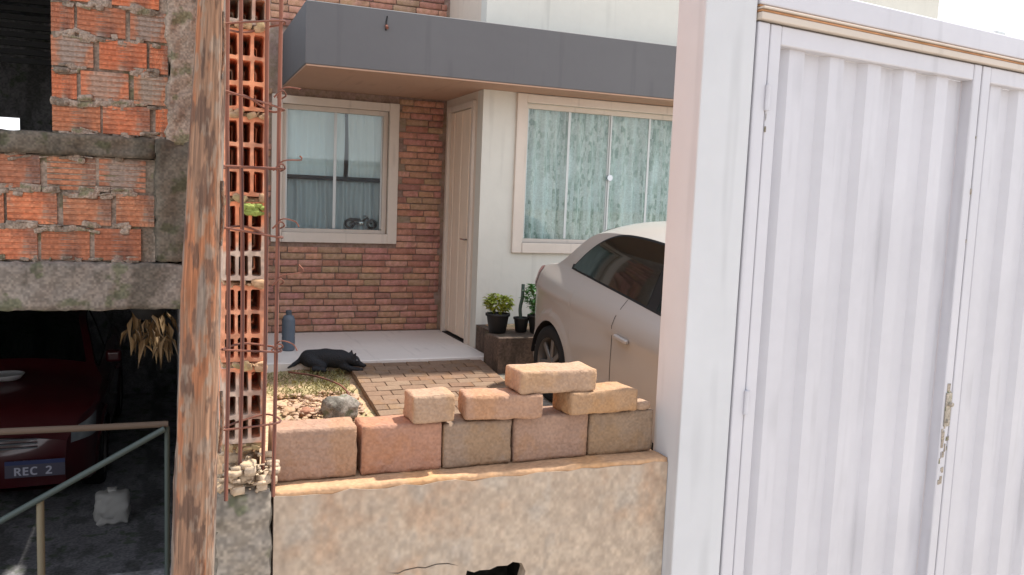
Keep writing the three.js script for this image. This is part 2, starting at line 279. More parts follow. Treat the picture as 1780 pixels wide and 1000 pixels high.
  for (let k = 0; k < nb; k++) part(door, 'board', uvm(rbx(2.672 + (k % 2) * 0.004, 2.71, 0.725, 2.995, dz0 + 0.052 + k * bwid + 0.002, dz0 + 0.052 + (k + 1) * bwid - 0.002, 0.006, 1), 1, k * 0.3), M.door);
  part(door, 'door_core', bx(2.712, 2.74, 0.725, 2.995, dz0 + 0.052, dz1 - 0.052), M.door);
  part(door, 'handle', mg([bar([2.672, 1.72, dz1 - 0.12], [2.63, 1.72, dz1 - 0.12], 0.009), bar([2.635, 1.72, dz1 - 0.125], [2.635, 1.72, dz1 - 0.24], 0.008)]), M.chrome);
  part(door, 'threshold', uvm(bx(2.645, 2.8, 0.691, 0.707, dz0 + 0.052, dz1 - 0.052), 1), M.dark);  // dark strip drawn for the shaded gap under the door
}
// curtains behind the panes, standing in for mirrored sky, fence and trees
{
  const folds = (x0, x1, y0, y1, z, amp, n, seed) => uvm(grid(Math.round((x1 - x0) * 90), 10, (a, b) => { const x = x0 + (x1 - x0) * a; return [x + 0.006 * Math.sin(b * 5 + a * 30), y0 + (y1 - y0) * b, z + amp * (Math.sin(a * n * 6.283 + 1.5 * vn(a * 9, b * 1.5, seed)) + 0.6 * (vn(a * n * 2, b * 0.8, seed + 4) - 0.5)) * (1 - 0.25 * b)]; }), 1);
  const c1 = solo('tree_mottled_curtain', folds(3.0, 5.1, 1.66, 3.1, ZW - 0.17, 0.03, 17, 3), M.treeMottle, 'pale curtain behind the wide window, mottled green in place of mirrored trees', 'curtain'); void c1;
  solo('sky_tint_curtain', folds(0.96, 1.62, 2.26, 3.02, ZB - 0.15, 0.014, 6, 8), M.skyTint, 'upper curtain at the left of the small window, pale blue in place of mirrored sky', 'curtain');
  solo('sky_tint_curtain', folds(1.66, 2.08, 2.26, 3.02, ZB - 0.155, 0.012, 5, 9), M.skyTint, 'narrow upper curtain at the right of the small window, pale blue in place of mirrored sky', 'curtain');
  const hc = thing('mirrored_fence', 'grey pleats under a dark bar, standing in for a fence mirrored in the small window', 'curtain', [0, 0, 0]);
  part(hc, 'cloth', folds(0.96, 2.08, 1.66, 2.25, ZB - 0.19, 0.034, 12, 12), M.fenceGrey);  // pleats stand in for the mirrored fence uprights
  part(hc, 'rod', bar([0.985, 2.275, ZB - 0.118], [2.045, 2.275, ZB - 0.118], 0.02), M.dark);  // dark bar stands in for the top of the mirrored fence
}
{ // dark ornament on the inside sill
  const o = thing('sill_ornament', 'small black ornament with two rings on the sill of the small window', 'ornament', [1.8, 1.758, ZB - 0.14]);
  for (const x of [-0.11, 0.12]) { const t = new THREE.TorusGeometry(0.042, 0.014, 8, 20); t.translate(x, 0.056, 0); part(o, 'wheel', t, M.rubber); }
  part(o, 'frame', mg([bar([-0.11, 0.056, 0], [0, 0.06, 0], 0.012), bar([0, 0.06, 0], [0.07, 0.12, 0], 0.012), bar([0.07, 0.13, 0], [0.12, 0.056, 0], 0.009), bar([-0.11, 0.1, 0], [0.0, 0.1, 0], 0.016), bar([0.05, 0.14, -0.04], [0.05, 0.14, 0.04], 0.006)]), M.dark);
  const e = new THREE.SphereGeometry(0.03, 12, 8); e.scale(1.2, 0.9, 0.7); e.translate(0.01, 0.065, 0); part(o, 'engine', e, M.chrome);
}

// ---------------------------------------------------------------- low front wall, blocks and loose bricks
{
  const w = thing('front_low_wall', 'low rendered wall, beige with ochre stains and a broken hole', 'wall', [0, 0, 0]);
  const s = new THREE.Shape(); s.moveTo(0.219, 0.06); s.lineTo(1.316, 0.06); s.lineTo(1.316, 1.376); for (let k = 1; k < 24; k++) s.lineTo(1.316 - (1.316 - 0.219) * k / 24, 1.377 + 0.004 * Math.sin(k * 2.3) + rr(-0.003, 0.003)); s.lineTo(0.219, 1.38); s.closePath();
  const h = new THREE.Path(); const hp = [[0.715, 1.13], [0.735, 1.122], [0.75, 1.126], [0.78, 1.124], [0.8, 1.131], [0.83, 1.129], [0.845, 1.137], [0.872, 1.13], [0.884, 1.105], [0.87, 1.05], [0.8, 1.03], [0.73, 1.06], [0.708, 1.1]];
  hp.forEach(([x, y], i) => (i ? h.lineTo(x, y) : h.moveTo(x, y))); h.closePath(); s.holes.push(h);
  const ck = [[0.5, 1.152], [0.53, 1.149], [0.545, 1.155], [0.58, 1.158], [0.6, 1.154], [0.63, 1.16], [0.66, 1.158], [0.695, 1.145]], c2 = new THREE.Path();
  ck.forEach(([x, y], i) => (i ? c2.lineTo(x, y) : c2.moveTo(x, y))); [...ck].reverse().slice(1, -1).forEach(([x, y]) => c2.lineTo(x, y - 0.0035)); c2.closePath(); s.holes.push(c2);
  const g = new THREE.ExtrudeGeometry(s, { depth: 0.04, bevelEnabled: false }); g.translate(0, 0, -2.04);
  part(w, 'render_face', uvm(g, 1.1), M.plaster);
  part(w, 'core', uvm(mg([bx(0.219, 0.66, 0.06, 1.355, -2.24, -2.041), bx(0.93, 1.316, 0.06, 1.355, -2.24, -2.041), bx(0.66, 0.93, 1.2, 1.355, -2.24, -2.041), bx(0.66, 0.93, 0.06, 0.9, -2.24, -2.041), bx(0.6, 1.0, 0.8, 1.3, -2.27, -2.2405)]), 1), M.concreteDark);
  const bed = roughBox(1.098, 0.022, 0.24, 5, 0.004, 0.003, 0.012); bed.translate(0.767, 1.379, -2.122);
  part(w, 'mortar_bed', uvm(bed, 2.1), M.ledge, 'ochre dusty ledge along the top');
}
{
  const pink = [0xb49a8a, 0xba927f, 0xa69484, 0xaf9586, 0xa2907e].map((c, i) => std({ map: T.paver, color: c, bumpMap: bumpFine, bumpScale: 0.005 }));
  const lab = ['large brownish block at the left end of the row, next to the rusty bars', 'reddish pink block in the row under the short loose brick, second from the rusty bars', 'greyish middle block of the row on the low wall', 'pinkish grey block in the row under the topmost loose brick', 'grey-brown block at the right end of the row, against the gate pillar'];
  const bl = [[0.22, 0.43, 0.13], [0.44, 0.653, 0.128], [0.657, 0.853, 0.122], [0.858, 1.085, 0.128], [1.09, 1.3, 0.124]];
  bl.forEach(([a, b, h], i) => {
    const g = uvm(roughBox(b - a, h, 0.1, i * 13 + 3, 0.0035, 0.005, 0.011), 3, i * 0.61);
    const m = solo('wall_block', g, pink[i], lab[i], 'block', 'row of blocks on the low wall'); m.position.set((a + b) / 2, 1.392 + h / 2, -2.112 + rr(-0.004, 0.004)); m.rotation.y = rr(-0.02, 0.02);
  });
  const tan = [0xbda590, 0xbd9c86, 0xc1a892, 0xbd9f80].map((c) => std({ map: T.paver, color: c, bumpMap: bumpFine, bumpScale: 0.005 }));
  const loose = [
    [0.624, 1.522, -2.09, 0.115, 0.074, 0.1, 0.0, 'short tan brick standing alone, leftmost of the loose bricks'],
    [0.826, 1.52, -2.09, 0.215, 0.066, 0.11, -0.14, 'pinkish loose brick between the short one and the topmost'],
    [0.975, 1.586, -2.09, 0.235, 0.064, 0.11, 0.03, 'topmost loose brick bridging two others'],
    [1.118, 1.52, -2.09, 0.225, 0.066, 0.11, 0.1, 'loose tan brick at the right, under the topmost one'],
  ];
  loose.forEach(([x, y, z, l, h, d, t, label], i) => {
    const m = solo('loose_brick', uvm(roughBox(l, h, d, i * 29 + 50, 0.0045, 0.007, 0.009), 3.3, i * 0.43), tan[i], label, 'brick', 'loose bricks on the wall'); m.position.set(x, y + h / 2, z); m.rotation.set(rr(-0.02, 0.02), t, rr(-0.012, 0.012));
  });
  const f = solo('brick_fragment', uvm(roughBox(0.05, 0.022, 0.06, 91, 0.008, 0.008, 0.01), 3), tan[2], 'small flat brick chip on the rightmost block, beside the gate pillar', 'brick'); f.position.set(1.262, 1.528, -2.09);
}

// ---------------------------------------------------------------- broken column stub with rusty bars
{
  const c = thing('column_stub', 'rough grey concrete column stub with a broken top beside the low wall', 'column', [0, 0, 0]);
  const g = roughBox(0.132, 1.34, 0.14, 17, 0.012, 0.02, 0.016); g.translate(0.15, 0.73, -2.062);
  part(c, 'shaft', uvm(g, 1.6), M.concretePale);
  const ch = []; for (let i = 0; i < 110; i++) { const q = roughBox(rr(0.008, 0.034), rr(0.006, 0.022), rr(0.008, 0.034), i * 7, 0.006, 0.002, 0.01); q.rotateY(R() * 3); q.rotateX(rr(-0.5, 0.5)); q.translate(rr(0.095, 0.225), 1.402 + R() * R() * 0.09, rr(-2.1, -1.995)); ch.push(q); }
  const o = part(c, 'broken_top', uvm(mg(ch), 3), std({ map: T.paver, color: 0xd8ccba, bumpMap: bumpFine, bumpScale: 0.003 }), 'crumbled pale mortar pieces'); o.userData.kind = 'stuff';
  const rb = thing('rebar_cage', 'rusty reinforcing bars with wire ties standing before the hollow brick wall end', 'rebar', [0, 0, 0]);
  const bars = [[0.109, -1.972, 1.39, 3.1, 0.0], [0.214, -1.972, 1.39, 3.1, 0.012], [0.143, -2.028, 1.43, 3.1, -0.004], [0.196, -2.032, 1.43, 3.1, 0.004]];
  bars.forEach(([x, z, y0, y1, dx]) => part(rb, 'bar', tube([[x, y0, z], [x + 0.003, y0 + 0.4, z + 0.004], [x - 0.002 + dx * 0.5, y0 + 0.9, z], [x + dx, y1, z - 0.004]], 0.0047, 40, 7), M.rust));
  for (const [y, t] of [[1.56, 0.01], [1.745, -0.008], [2.02, -0.02], [2.155, 0.0], [2.318, -0.03], [2.46, 0.02]])
    part(rb, 'stirrup', tube([[0.1, y, -1.962], [0.16, y + t * 0.5, -1.958], [0.224, y + t, -1.962], [0.228, y + t, -2.0], [0.205, y + t, -2.042], [0.15, y, -2.038], [0.1, y - 0.004, -1.99], [0.1, y, -1.962]], 0.0026, 40, 5), M.rust);
  for (const [y, a] of [[2.322, 0.6], [2.16, 0.9], [2.03, 0.3], [1.75, 0.2], [1.9, 1.2]])
    part(rb, 'tie_wire', tube([[0.205, y - 0.01, -1.962], [0.222, y + 0.006, -1.955], [0.232, y - 0.004, -1.97], [0.215, y - 0.012, -1.98], [0.225, y + 0.012, -1.962], [0.25 + 0.02 * a, y + 0.02 * a, -1.955], [0.262, y + 0.05 * a - 0.02, -1.95]], 0.002, 24, 4), M.rust);
}

// ---------------------------------------------------------------- boundary wall of hollow clay blocks, open ends to the street
{
  const w = thing('hollow_block_wall', 'wall of orange hollow clay blocks with the open holes showing at its end', 'wall', [0, 0, 0]);
  const W = 0.1, Hh = 0.184, D = 0.188;
  const variants = [0, 1, 2, 3].map((k) => {
    const q = rng(k + 40), j = (a) => (q() - 0.5) * a, s = new THREE.Shape();
    s.moveTo(-W / 2 + j(0.004), j(0.004)); s.lineTo(W / 2 + j(0.004), j(0.004)); s.lineTo(W / 2 + j(0.004), Hh + j(0.004)); s.lineTo(-W / 2 + j(0.004), Hh + j(0.004)); s.closePath();
    for (let c = 0; c < 3; c++) for (let r = 0; r < 3; r++) {
      const x0 = -W / 2 + 0.0085 + c * 0.0288, y0 = 0.01 + r * 0.0575, x1 = x0 + 0.0215, y1 = y0 + 0.048, e = 0.003, h = new THREE.Path();
      h.moveTo(x0 + e, y0 + j(0.002)); h.lineTo(x1 - e, y0 + j(0.003)); h.lineTo(x1 + j(0.002), y0 + e); h.lineTo(x1 + j(0.002), y1 - e); h.lineTo(x1 - e, y1 + j(0.003)); h.lineTo(x0 + e, y1 + j(0.003)); h.lineTo(x0 + j(0.002), y1 - e); h.lineTo(x0 + j(0.002), y0 + e); h.closePath(); s.holes.push(h);
    }
    const g = new THREE.ExtrudeGeometry(s, { depth: D, bevelEnabled: false }); g.translate(0, 0, -D); return uvm(g, 1.7, k * 0.31);
  });
  const tones = [[1.5, 1.6, 1.6], [1.4, 1.55, 1.6], [1.3, 1.45, 1.5], [1.55, 1.65, 1.6]].map((c) => std({ map: T.clay, color: new THREE.Color(...c), bumpMap: bumpFine, bumpScale: 0.002 }));
  const lumps = [];
  for (let r = 0; r < 10; r++) {
    const y = 1.495 + r * 0.196 - 0.196 * 0;
    for (let k = 0; k < 13; k++) {
      const m = part(w, 'block', variants[Math.floor(R() * 4)], tones[Math.floor(R() * 4)]);
      m.position.set(0.152 + rr(-0.003, 0.003), y + 0.006, -2.05 - k * 0.2 - (r % 2 && k ? 0.0 : 0) + (k ? 0 : rr(-0.006, 0.006)));
    }
    const m = roughBox(0.098, 0.02, 2.58, r * 11, 0.008, 0.005, 0.03); m.translate(0.152, y - 0.004, -3.35); lumps.push(m);
    for (let i = 0; i < 9; i++) { const q = roughBox(rr(0.012, 0.03), rr(0.008, 0.022), rr(0.012, 0.02), i + r * 9, 0.006, 0.005, 0.01); q.rotateZ(rr(-0.6, 0.6)); q.translate(rr(0.108, 0.196), y - 0.004 + rr(-0.006, 0.008), -2.048); lumps.push(q); }
  }
  const base = roughBox(0.1, 1.42, 2.5, 77, 0.01, 0.015, 0.05); base.translate(0.152, 0.77, -3.39); lumps.push(base);
  part(w, 'mortar', uvm(mg(lumps), 2), std({ map: T.soil, color: new THREE.Color(0.95, 0.9, 0.86), bumpMap: bumpFine, bumpScale: 0.004 }), 'crumbly mortar beds');
  const ms = []; for (let i = 0; i < 60; i++) { const q = new THREE.SphereGeometry(rr(0.003, 0.008), 6, 4); q.scale(1.4, 0.8, 1); const a = R() * 6.28, d = Math.sqrt(R()); q.translate(0.172 + Math.cos(a) * d * 0.024, 2.06 + Math.sin(a) * d * 0.012, -2.04 - R() * 0.006); ms.push(q); }
  const o = part(w, 'moss', mg(ms), std({ color: 0x8f9a4e }), 'yellow-green moss on one joint'); o.userData.kind = 'stuff';
}
// ---------------------------------------------------------------- weathered wooden post
{
  const ctr = [[0.0, 0.03], [0.6, 0.02], [1.32, 0.036], [1.6, 0.043], [1.9, 0.05], [2.2, 0.058], [2.46, 0.066], [3.3, 0.085]], rad = [[0, 0.046], [1.32, 0.04], [1.9, 0.0385], [2.2, 0.032], [2.46, 0.026], [3.3, 0.022]];
  const lin = (t, y) => { for (let i = 1; i < t.length; i++) if (y <= t[i][0]) { const k = (y - t[i - 1][0]) / (t[i][0] - t[i - 1][0]); return t[i - 1][1] + (t[i][1] - t[i - 1][1]) * k; } return t[t.length - 1][1]; };
  const g = grid(48, 220, (a, b) => { const y = 0.02 + 3.2 * b, t = a * 6.28318, r = lin(rad, y) * (1 + 0.05 * (vn(Math.cos(t) * 14, y * 30, Math.sin(t) * 14) - 0.5) + 0.2 * (vn(Math.cos(t) * 3 + 5, y * 2.2, Math.sin(t) * 3) - 0.5) + 0.1 * (vn(Math.cos(t) * 9 + 3, y * 6, Math.sin(t) * 9) - 0.5)); return [lin(ctr, y) + Math.cos(t) * r, y, -1.8 - Math.sin(t) * r]; });
  const uv = g.attributes.uv; for (let i = 0; i < uv.count; i++) uv.setXY(i, uv.getX(i) * 2, uv.getY(i) * 4);
  const o = thing('wooden_post', 'weathered brown wooden post leaning beside the hollow block wall', 'post', [0, 0, 0]);
  part(o, 'trunk', g, M.wood);
  for (const y of [1.62, 2.05, 2.38]) part(o, 'bark_strip', tube([[0.085, y - 0.06, -1.785], [0.094 - 0.004, y, -1.79], [0.088, y + 0.07, -1.786]], 0.004, 10, 5), M.wood);
}

// ---------------------------------------------------------------- gate pillar and sheet-metal gate
{
  const p = thing('gate_pillar', 'plain white painted pillar at the hinge side of the gate', 'pillar', [0, 0, 0]);
  part(p, 'shaft', uvm(rbx(1.3175, 1.4845, 0.05, 3.1, -2.088, -1.95, 0.005, 2), 0.7), M.pillar);
  const G = thing('gate', 'white gate of ribbed sheet metal in tube frames', 'gate', [1.487, 0, -1.95]); G.rotation.y = THREE.MathUtils.degToRad(8);
  const fr = (list) => uvm(mg(list), 0.8);
  const ribs = (x0, x1, y0, y1, pitch, ph) => { // trapezoid ribbed sheet
    const pts = [], dp = 0.022; let x = x0 - ph; const prof = [[0, 0], [0.36, 0], [0.5, 1], [0.86, 1], [1, 0]];
    for (; x < x1; x += pitch) for (const [a, b] of prof.slice(0, 4)) { const q = x + a * pitch; if (q > x0 && q < x1) pts.push([q, b * dp]); }
    pts.unshift([x0, 0]); pts.push([x1, 0]);
    const front = [], uvs = [], idx = [];
    pts.forEach(([q, d]) => { front.push(q, y0, -0.042 + d, q, y1, -0.042 + d); uvs.push(q, y0, q, y1); });
    for (let i = 0; i < pts.length - 1; i++) { const a = i * 2; idx.push(a, a + 2, a + 3, a, a + 3, a + 1); }
    let g = new THREE.BufferGeometry(); g.setAttribute('position', new THREE.Float32BufferAttribute(front, 3)); g.setAttribute('uv', new THREE.Float32BufferAttribute(uvs, 2)); g.setIndex(idx); g = g.toNonIndexed(); g.computeVertexNormals(); return g;
  };
  const leaf = (x0, x1, sx0, sx1, ph) => {
    const l = new THREE.Group(); l.name = 'leaf'; G.add(l);
    part(l, 'frame', fr([rbx(x0, sx0, 0.12, 2.624, -0.05, 0, 0.005), rbx(sx1, x1, 0.12, 2.624, -0.05, 0, 0.005), rbx(sx0 + 0.0005, sx1 - 0.0005, 2.57, 2.624, -0.049, -0.0015, 0.005), rbx(sx0 + 0.0005, sx1 - 0.0005, 0.12, 0.18, -0.049, -0.0015, 0.005)]), M.gateWhite);
    part(l, 'ribbed_sheet', ribs(sx0 + 0.001, sx1 - 0.001, 0.181, 2.569, 0.172, ph), M.gateWhite);
    return l;
  };
  part(G, 'jamb', fr([rbx(0.004, 0.049, 0.06, 2.624, -0.05, 0.002, 0.005)]), M.gateWhite);
  const a = leaf(0.053, 1.055, 0.097, 1.012, 0.03); leaf(1.061, 2.1, 1.108, 2.05, 0.05);
  for (const y of [0.6, 1.55, 2.42]) part(a, 'hinge', mg([bar([0.051, y - 0.035, 0.006], [0.051, y + 0.035, 0.006], 0.008)]), M.gateWhite);
  // worn lock plate with bare metal showing
  part(a, 'lock', uvm(mg([rbx(1.02, 1.05, 1.38, 1.5, 0, 0.006, 0.002), bar([1.035, 1.46, 0], [1.035, 1.46, 0.02], 0.008), bar([1.03, 1.4, 0.003], [1.03, 1.4, 0.014], 0.006)]), 3), std({ map: T.concrete, color: new THREE.Color(1.25, 1.25, 1.2), roughness: 0.5, metalness: 0.3 }));
  const fl = []; for (let i = 0; i < 34; i++) { const near = i < 26, q = roughBox(rr(0.003, near ? 0.016 : 0.005), rr(0.008, near ? 0.03 : 0.022), 0.0024, i * 3, 0.002, 0.0008, 0.004); q.translate(near ? 1.048 + rr(-0.03, 0.004) : R() < 0.5 ? 1.0525 : 0.0555, near ? rr(1.16, 1.56) : rr(0.4, 2.55), 0.0006); fl.push(q); }
  const pf = part(a, 'peeling_paint', uvm(mg(fl), 4), std({ map: T.concrete, color: new THREE.Color(1.1, 1.05, 0.98) }), 'flaked patches of bare metal'); pf.userData.kind = 'stuff';
  const b = thing('gate_beam', 'white beam with a rusty edged track running over the gate', 'beam', [1.487, 0, -1.95]); b.rotation.y = THREE.MathUtils.degToRad(8);
  part(b, 'track', fr([rbx(0.002, 2.2, 2.628, 2.648, -0.06, 0.014, 0.003), rbx(0.002, 2.2, 2.656, 2.662, -0.06, 0.02, 0.002)]), M.rail);
  part(b, 'rusty_lip', fr([rbx(0.002, 2.2, 2.649, 2.655, -0.055, 0.012, 0.002)]), M.rustOrange);
  part(b, 'rusty_lip', fr([rbx(0.002, 2.2, 2.6635, 2.668, -0.055, 0.004, 0.001)]), M.rustOrange);
  part(b, 'lintel', fr([rbx(0.002, 2.2, 2.669, 2.738, -0.07, 0.006, 0.006)]), M.gateWhite);
  part(b, 'bracket', fr([rbx(1.12, 1.17, 2.7385, 2.748, -0.03, 0.0, 0.002)]), M.alu);
}

// ---------------------------------------------------------------- neighbour's unfinished building
const ZN = -4.5;
{
  const n = thing('unfinished_building', 'unfinished neighbouring building of raw clay bricks and bare concrete beams over a dark garage', 'building', [0, 0, 0]);
  const gh = 0.138, gl = 0.205, prof = new THREE.Shape();
  prof.moveTo(-0.09, 0); prof.lineTo(0, 0); for (let k = 0; k < 5; k++) { const y = 0.012 + k * 0.0245; prof.lineTo(0, y); prof.lineTo(-0.005, y + 0.003); prof.lineTo(-0.005, y + 0.0075); prof.lineTo(0, y + 0.0105); } prof.lineTo(0, gh); prof.lineTo(-0.09, gh); prof.closePath();
  const vg = [0, 1, 2].map((k) => { const g = new THREE.ExtrudeGeometry(prof, { depth: gl, bevelEnabled: false }); g.translate(0, 0, -gl / 2); g.rotateY(-Math.PI / 2); g.rotateY(0); const q = uvm(g, 1.9, k * 0.41); return q; });
  // after the turn the grooved face must look along +z
  const face = vg[0].attributes.position; let mz = -9; for (let i = 0; i < face.count; i++) mz = Math.max(mz, face.getZ(i)); const flip = mz > 0.05 ? Math.PI : 0;
  const tones = [[1.0, 0.96, 0.92], [0.85, 0.98, 1.0], [0.8, 0.9, 0.95], [1.1, 1.04, 0.95], [0.7, 0.78, 0.84]].map((c) => std({ map: T.clay, color: new THREE.Color(...c), bumpMap: bumpFine, bumpScale: 0.003 }));
  const wall = (xa, xb, y0, rows, pitch, seed, holes) => {
    const back = part(n, 'brick_wall', uvm(bx(xa, xb, y0, y0 + rows * pitch, ZN - 0.13, ZN - 0.012), 1.6), M.mortar);
    for (let r = 0; r < rows; r++) {
      let x = xa + (r % 2 ? -0.11 : 0.0) + rr(-0.03, 0.03);
      while (x < xb - 0.03) {
        let a = Math.max(x, xa), b = Math.min(x + gl, xb - 0.004); x += gl + rr(0.012, 0.03);
        if (b - a < 0.035) continue;
        if (holes && R() < holes) continue;
        const m = part(back, 'brick', vg[Math.floor(R() * 3)], tones[Math.floor(R() * tones.length)]);
        m.rotation.set(0, flip, rr(-0.012, 0.012)); m.scale.x = (b - a) / gl; m.scale.y = (pitch - 0.014) / gh; m.position.set((a + b) / 2, y0 + r * pitch + 0.008, ZN + rr(-0.008, 0.006));
      }
    }
    const sl = []; for (let i = 0; i < rows * (xb - xa) * 44; i++) { const q = roughBox(rr(0.03, 0.1), rr(0.008, 0.035), 0.012, i * 3 + seed, 0.01, 0.004, 0.02); q.rotateZ(rr(-0.25, 0.25)); q.translate(rr(xa + 0.04, xb - 0.05), y0 + Math.round(R() * rows) * pitch + rr(-0.02, 0.02), ZN + 0.0); sl.push(q); }
    const o = part(back, 'mortar_smear', uvm(mg(sl), 2.4), M.mortar); o.userData.kind = 'stuff';
  };
  wall(-0.532, -0.028, 2.343, 6, 0.151, 3, 0.02);
  wall(-2.4, -0.09, 1.735, 3, 0.167, 60, 0.06);
  const beam1 = roughBox(2.4, 0.105, 0.2, 5, 0.012, 0.012, 0.03); beam1.translate(-1.288, 2.29, ZN - 0.07); part(n, 'beam', uvm(beam1, 1.5), M.concreteDark, 'thin mossy concrete band');
  const beam2 = roughBox(3.12, 0.232, 0.24, 9, 0.014, 0.015, 0.03); beam2.translate(-1.44, 1.617, ZN - 0.08); part(n, 'beam', uvm(beam2, 1.3), M.concrete, 'heavy grey concrete beam over the garage');
  const colA = roughBox(0.215, 0.6, 0.2, 21, 0.014, 0.015, 0.03); colA.translate(0.0175, 2.04, ZN - 0.06); part(n, 'column', uvm(colA, 1.4), M.concreteDark, 'dark weathered concrete column');
  const colB = roughBox(0.165, 1.26, 0.19, 23, 0.022, 0.012, 0.02); colB.translate(0.045, 2.945, ZN - 0.07); part(n, 'column', uvm(colB, 1.7), M.mortar, 'rough mortared upper column');
  // room above: side, back with a gap of sky, ceiling
  part(n, 'room_wall', uvm(mg([bx(-0.12, -0.02, 1.75, 3.6, -9, ZN - 0.2), bx(-3.6, -3.5, 1.75, 3.6, -9, ZN), bx(-1.33, -0.13, 1.75, 3.6, -9.1, -9), bx(-3.5, -2.1, 1.75, 3.6, -9.1, -9), bx(-2.1, -1.33, 1.75, 2.5, -9.1, -9), bx(-2.1, -1.33, 2.7, 3.6, -9.1, -9)]), 1), M.interiorDark);
  part(n, 'room_ceiling', uvm(bx(-3.6, 0.05, 3.6, 3.75, -9.1, ZN + 0.05), 1), M.interiorDark);
  part(n, 'room_floor', uvm(bx(-3.6, -0.02, 1.55, 1.73, -11.9, ZN - 0.21), 1), M.interiorDark);
  for (let k = 0; k < 9; k++) part(n, 'louvre', bx(-2.4, -0.62, 2.95 + k * 0.06, 2.985 + k * 0.06, -7.02, -6.98), M.dark);
  part(n, 'louvre_post', bx(-0.62, -0.5, 1.74, 3.58, -7.0, -6.9), M.dark);
  // garage below
  part(n, 'garage_wall', uvm(mg([bx(0.02, 0.09, -0.7, 1.5, -11.9, ZN - 0.1), bx(-3.7, -3.6, -0.7, 1.55, -11.9, ZN), bx(-1.74, 0.02, -0.7, 1.55, -12, -11.9), bx(-3.6, -2.9, -0.7, 1.55, -12, -11.9), bx(-2.9, -1.74, -0.7, 0.45, -12, -11.9), bx(-2.9, -1.74, 1.15, 1.55, -12, -11.9), bx(-3.6, 0.02, -0.7, 0.055, -4.72, -4.601)]), 1), M.interiorDark);
  part(n, 'garage_floor', uvm(bx(-3.6, 0.02, -0.7, -0.6, -11.9, -4.72), 1), M.interiorDark);
}
{ // hand rails in front of the sunken garage
  const h = thing('pipe_railing', 'thin pipe railing with a sloping bar before the dark garage', 'railing', [0, 0, 0]);
  const rusty = std({ color: 0x5e5044, roughness: 0.8 }), green = std({ color: 0x44504d, roughness: 0.6 }), tan = std({ color: 0x7d745f, roughness: 0.7 });
  part(h, 'top_rail', tube([[-1.6, 0.975, -4.3], [-0.75, 0.972, -4.3], [-0.35, 0.966, -4.3], [-0.03, 0.964, -4.3]], 0.016, 20, 8), rusty, 'rust-tinged top rail');
  part(h, 'sloping_rail', bar([-1.5, 0.135, -4.285], [-0.045, 0.945, -4.285], 0.015), green, 'grey-green sloping bar');
  part(h, 'post', bar([-0.582, 0.06, -4.3], [-0.582, 0.638, -4.3], 0.017), tan, 'tan upright under the sloping bar');
  part(h, 'post', bar([-0.036, 0.06, -4.31], [-0.036, 0.95, -4.31], 0.012), green, 'dark green upright at the right end');
  part(h, 'post', bar([-1.55, 0.06, -4.3], [-1.55, 0.965, -4.3], 0.016), green);
}

// ---------------------------------------------------------------- cars
const cr = (tab) => (x) => { // smooth interpolation through a table
  if (x <= tab[0][0]) return tab[0][1]; const n = tab.length; if (x >= tab[n - 1][0]) return tab[n - 1][1];
  let i = 1; while (tab[i][0] < x) i++;
  const [x0, y0] = tab[i - 1], [x1, y1] = tab[i], m = (j) => (j <= 0 || j >= n - 1 ? (tab[Math.min(j + 1, n - 1)][1] - tab[Math.max(j - 1, 0)][1]) / (tab[Math.min(j + 1, n - 1)][0] - tab[Math.max(j - 1, 0)][0]) : (tab[j + 1][1] - tab[j - 1][1]) / (tab[j + 1][0] - tab[j - 1][0]));
  const h = x1 - x0, t = (x - x0) / h; return (2 * t ** 3 - 3 * t * t + 1) * y0 + (t ** 3 - 2 * t * t + t) * h * m(i - 1) + (-2 * t ** 3 + 3 * t * t) * y1 + (t ** 3 - t * t) * h * m(i);
};
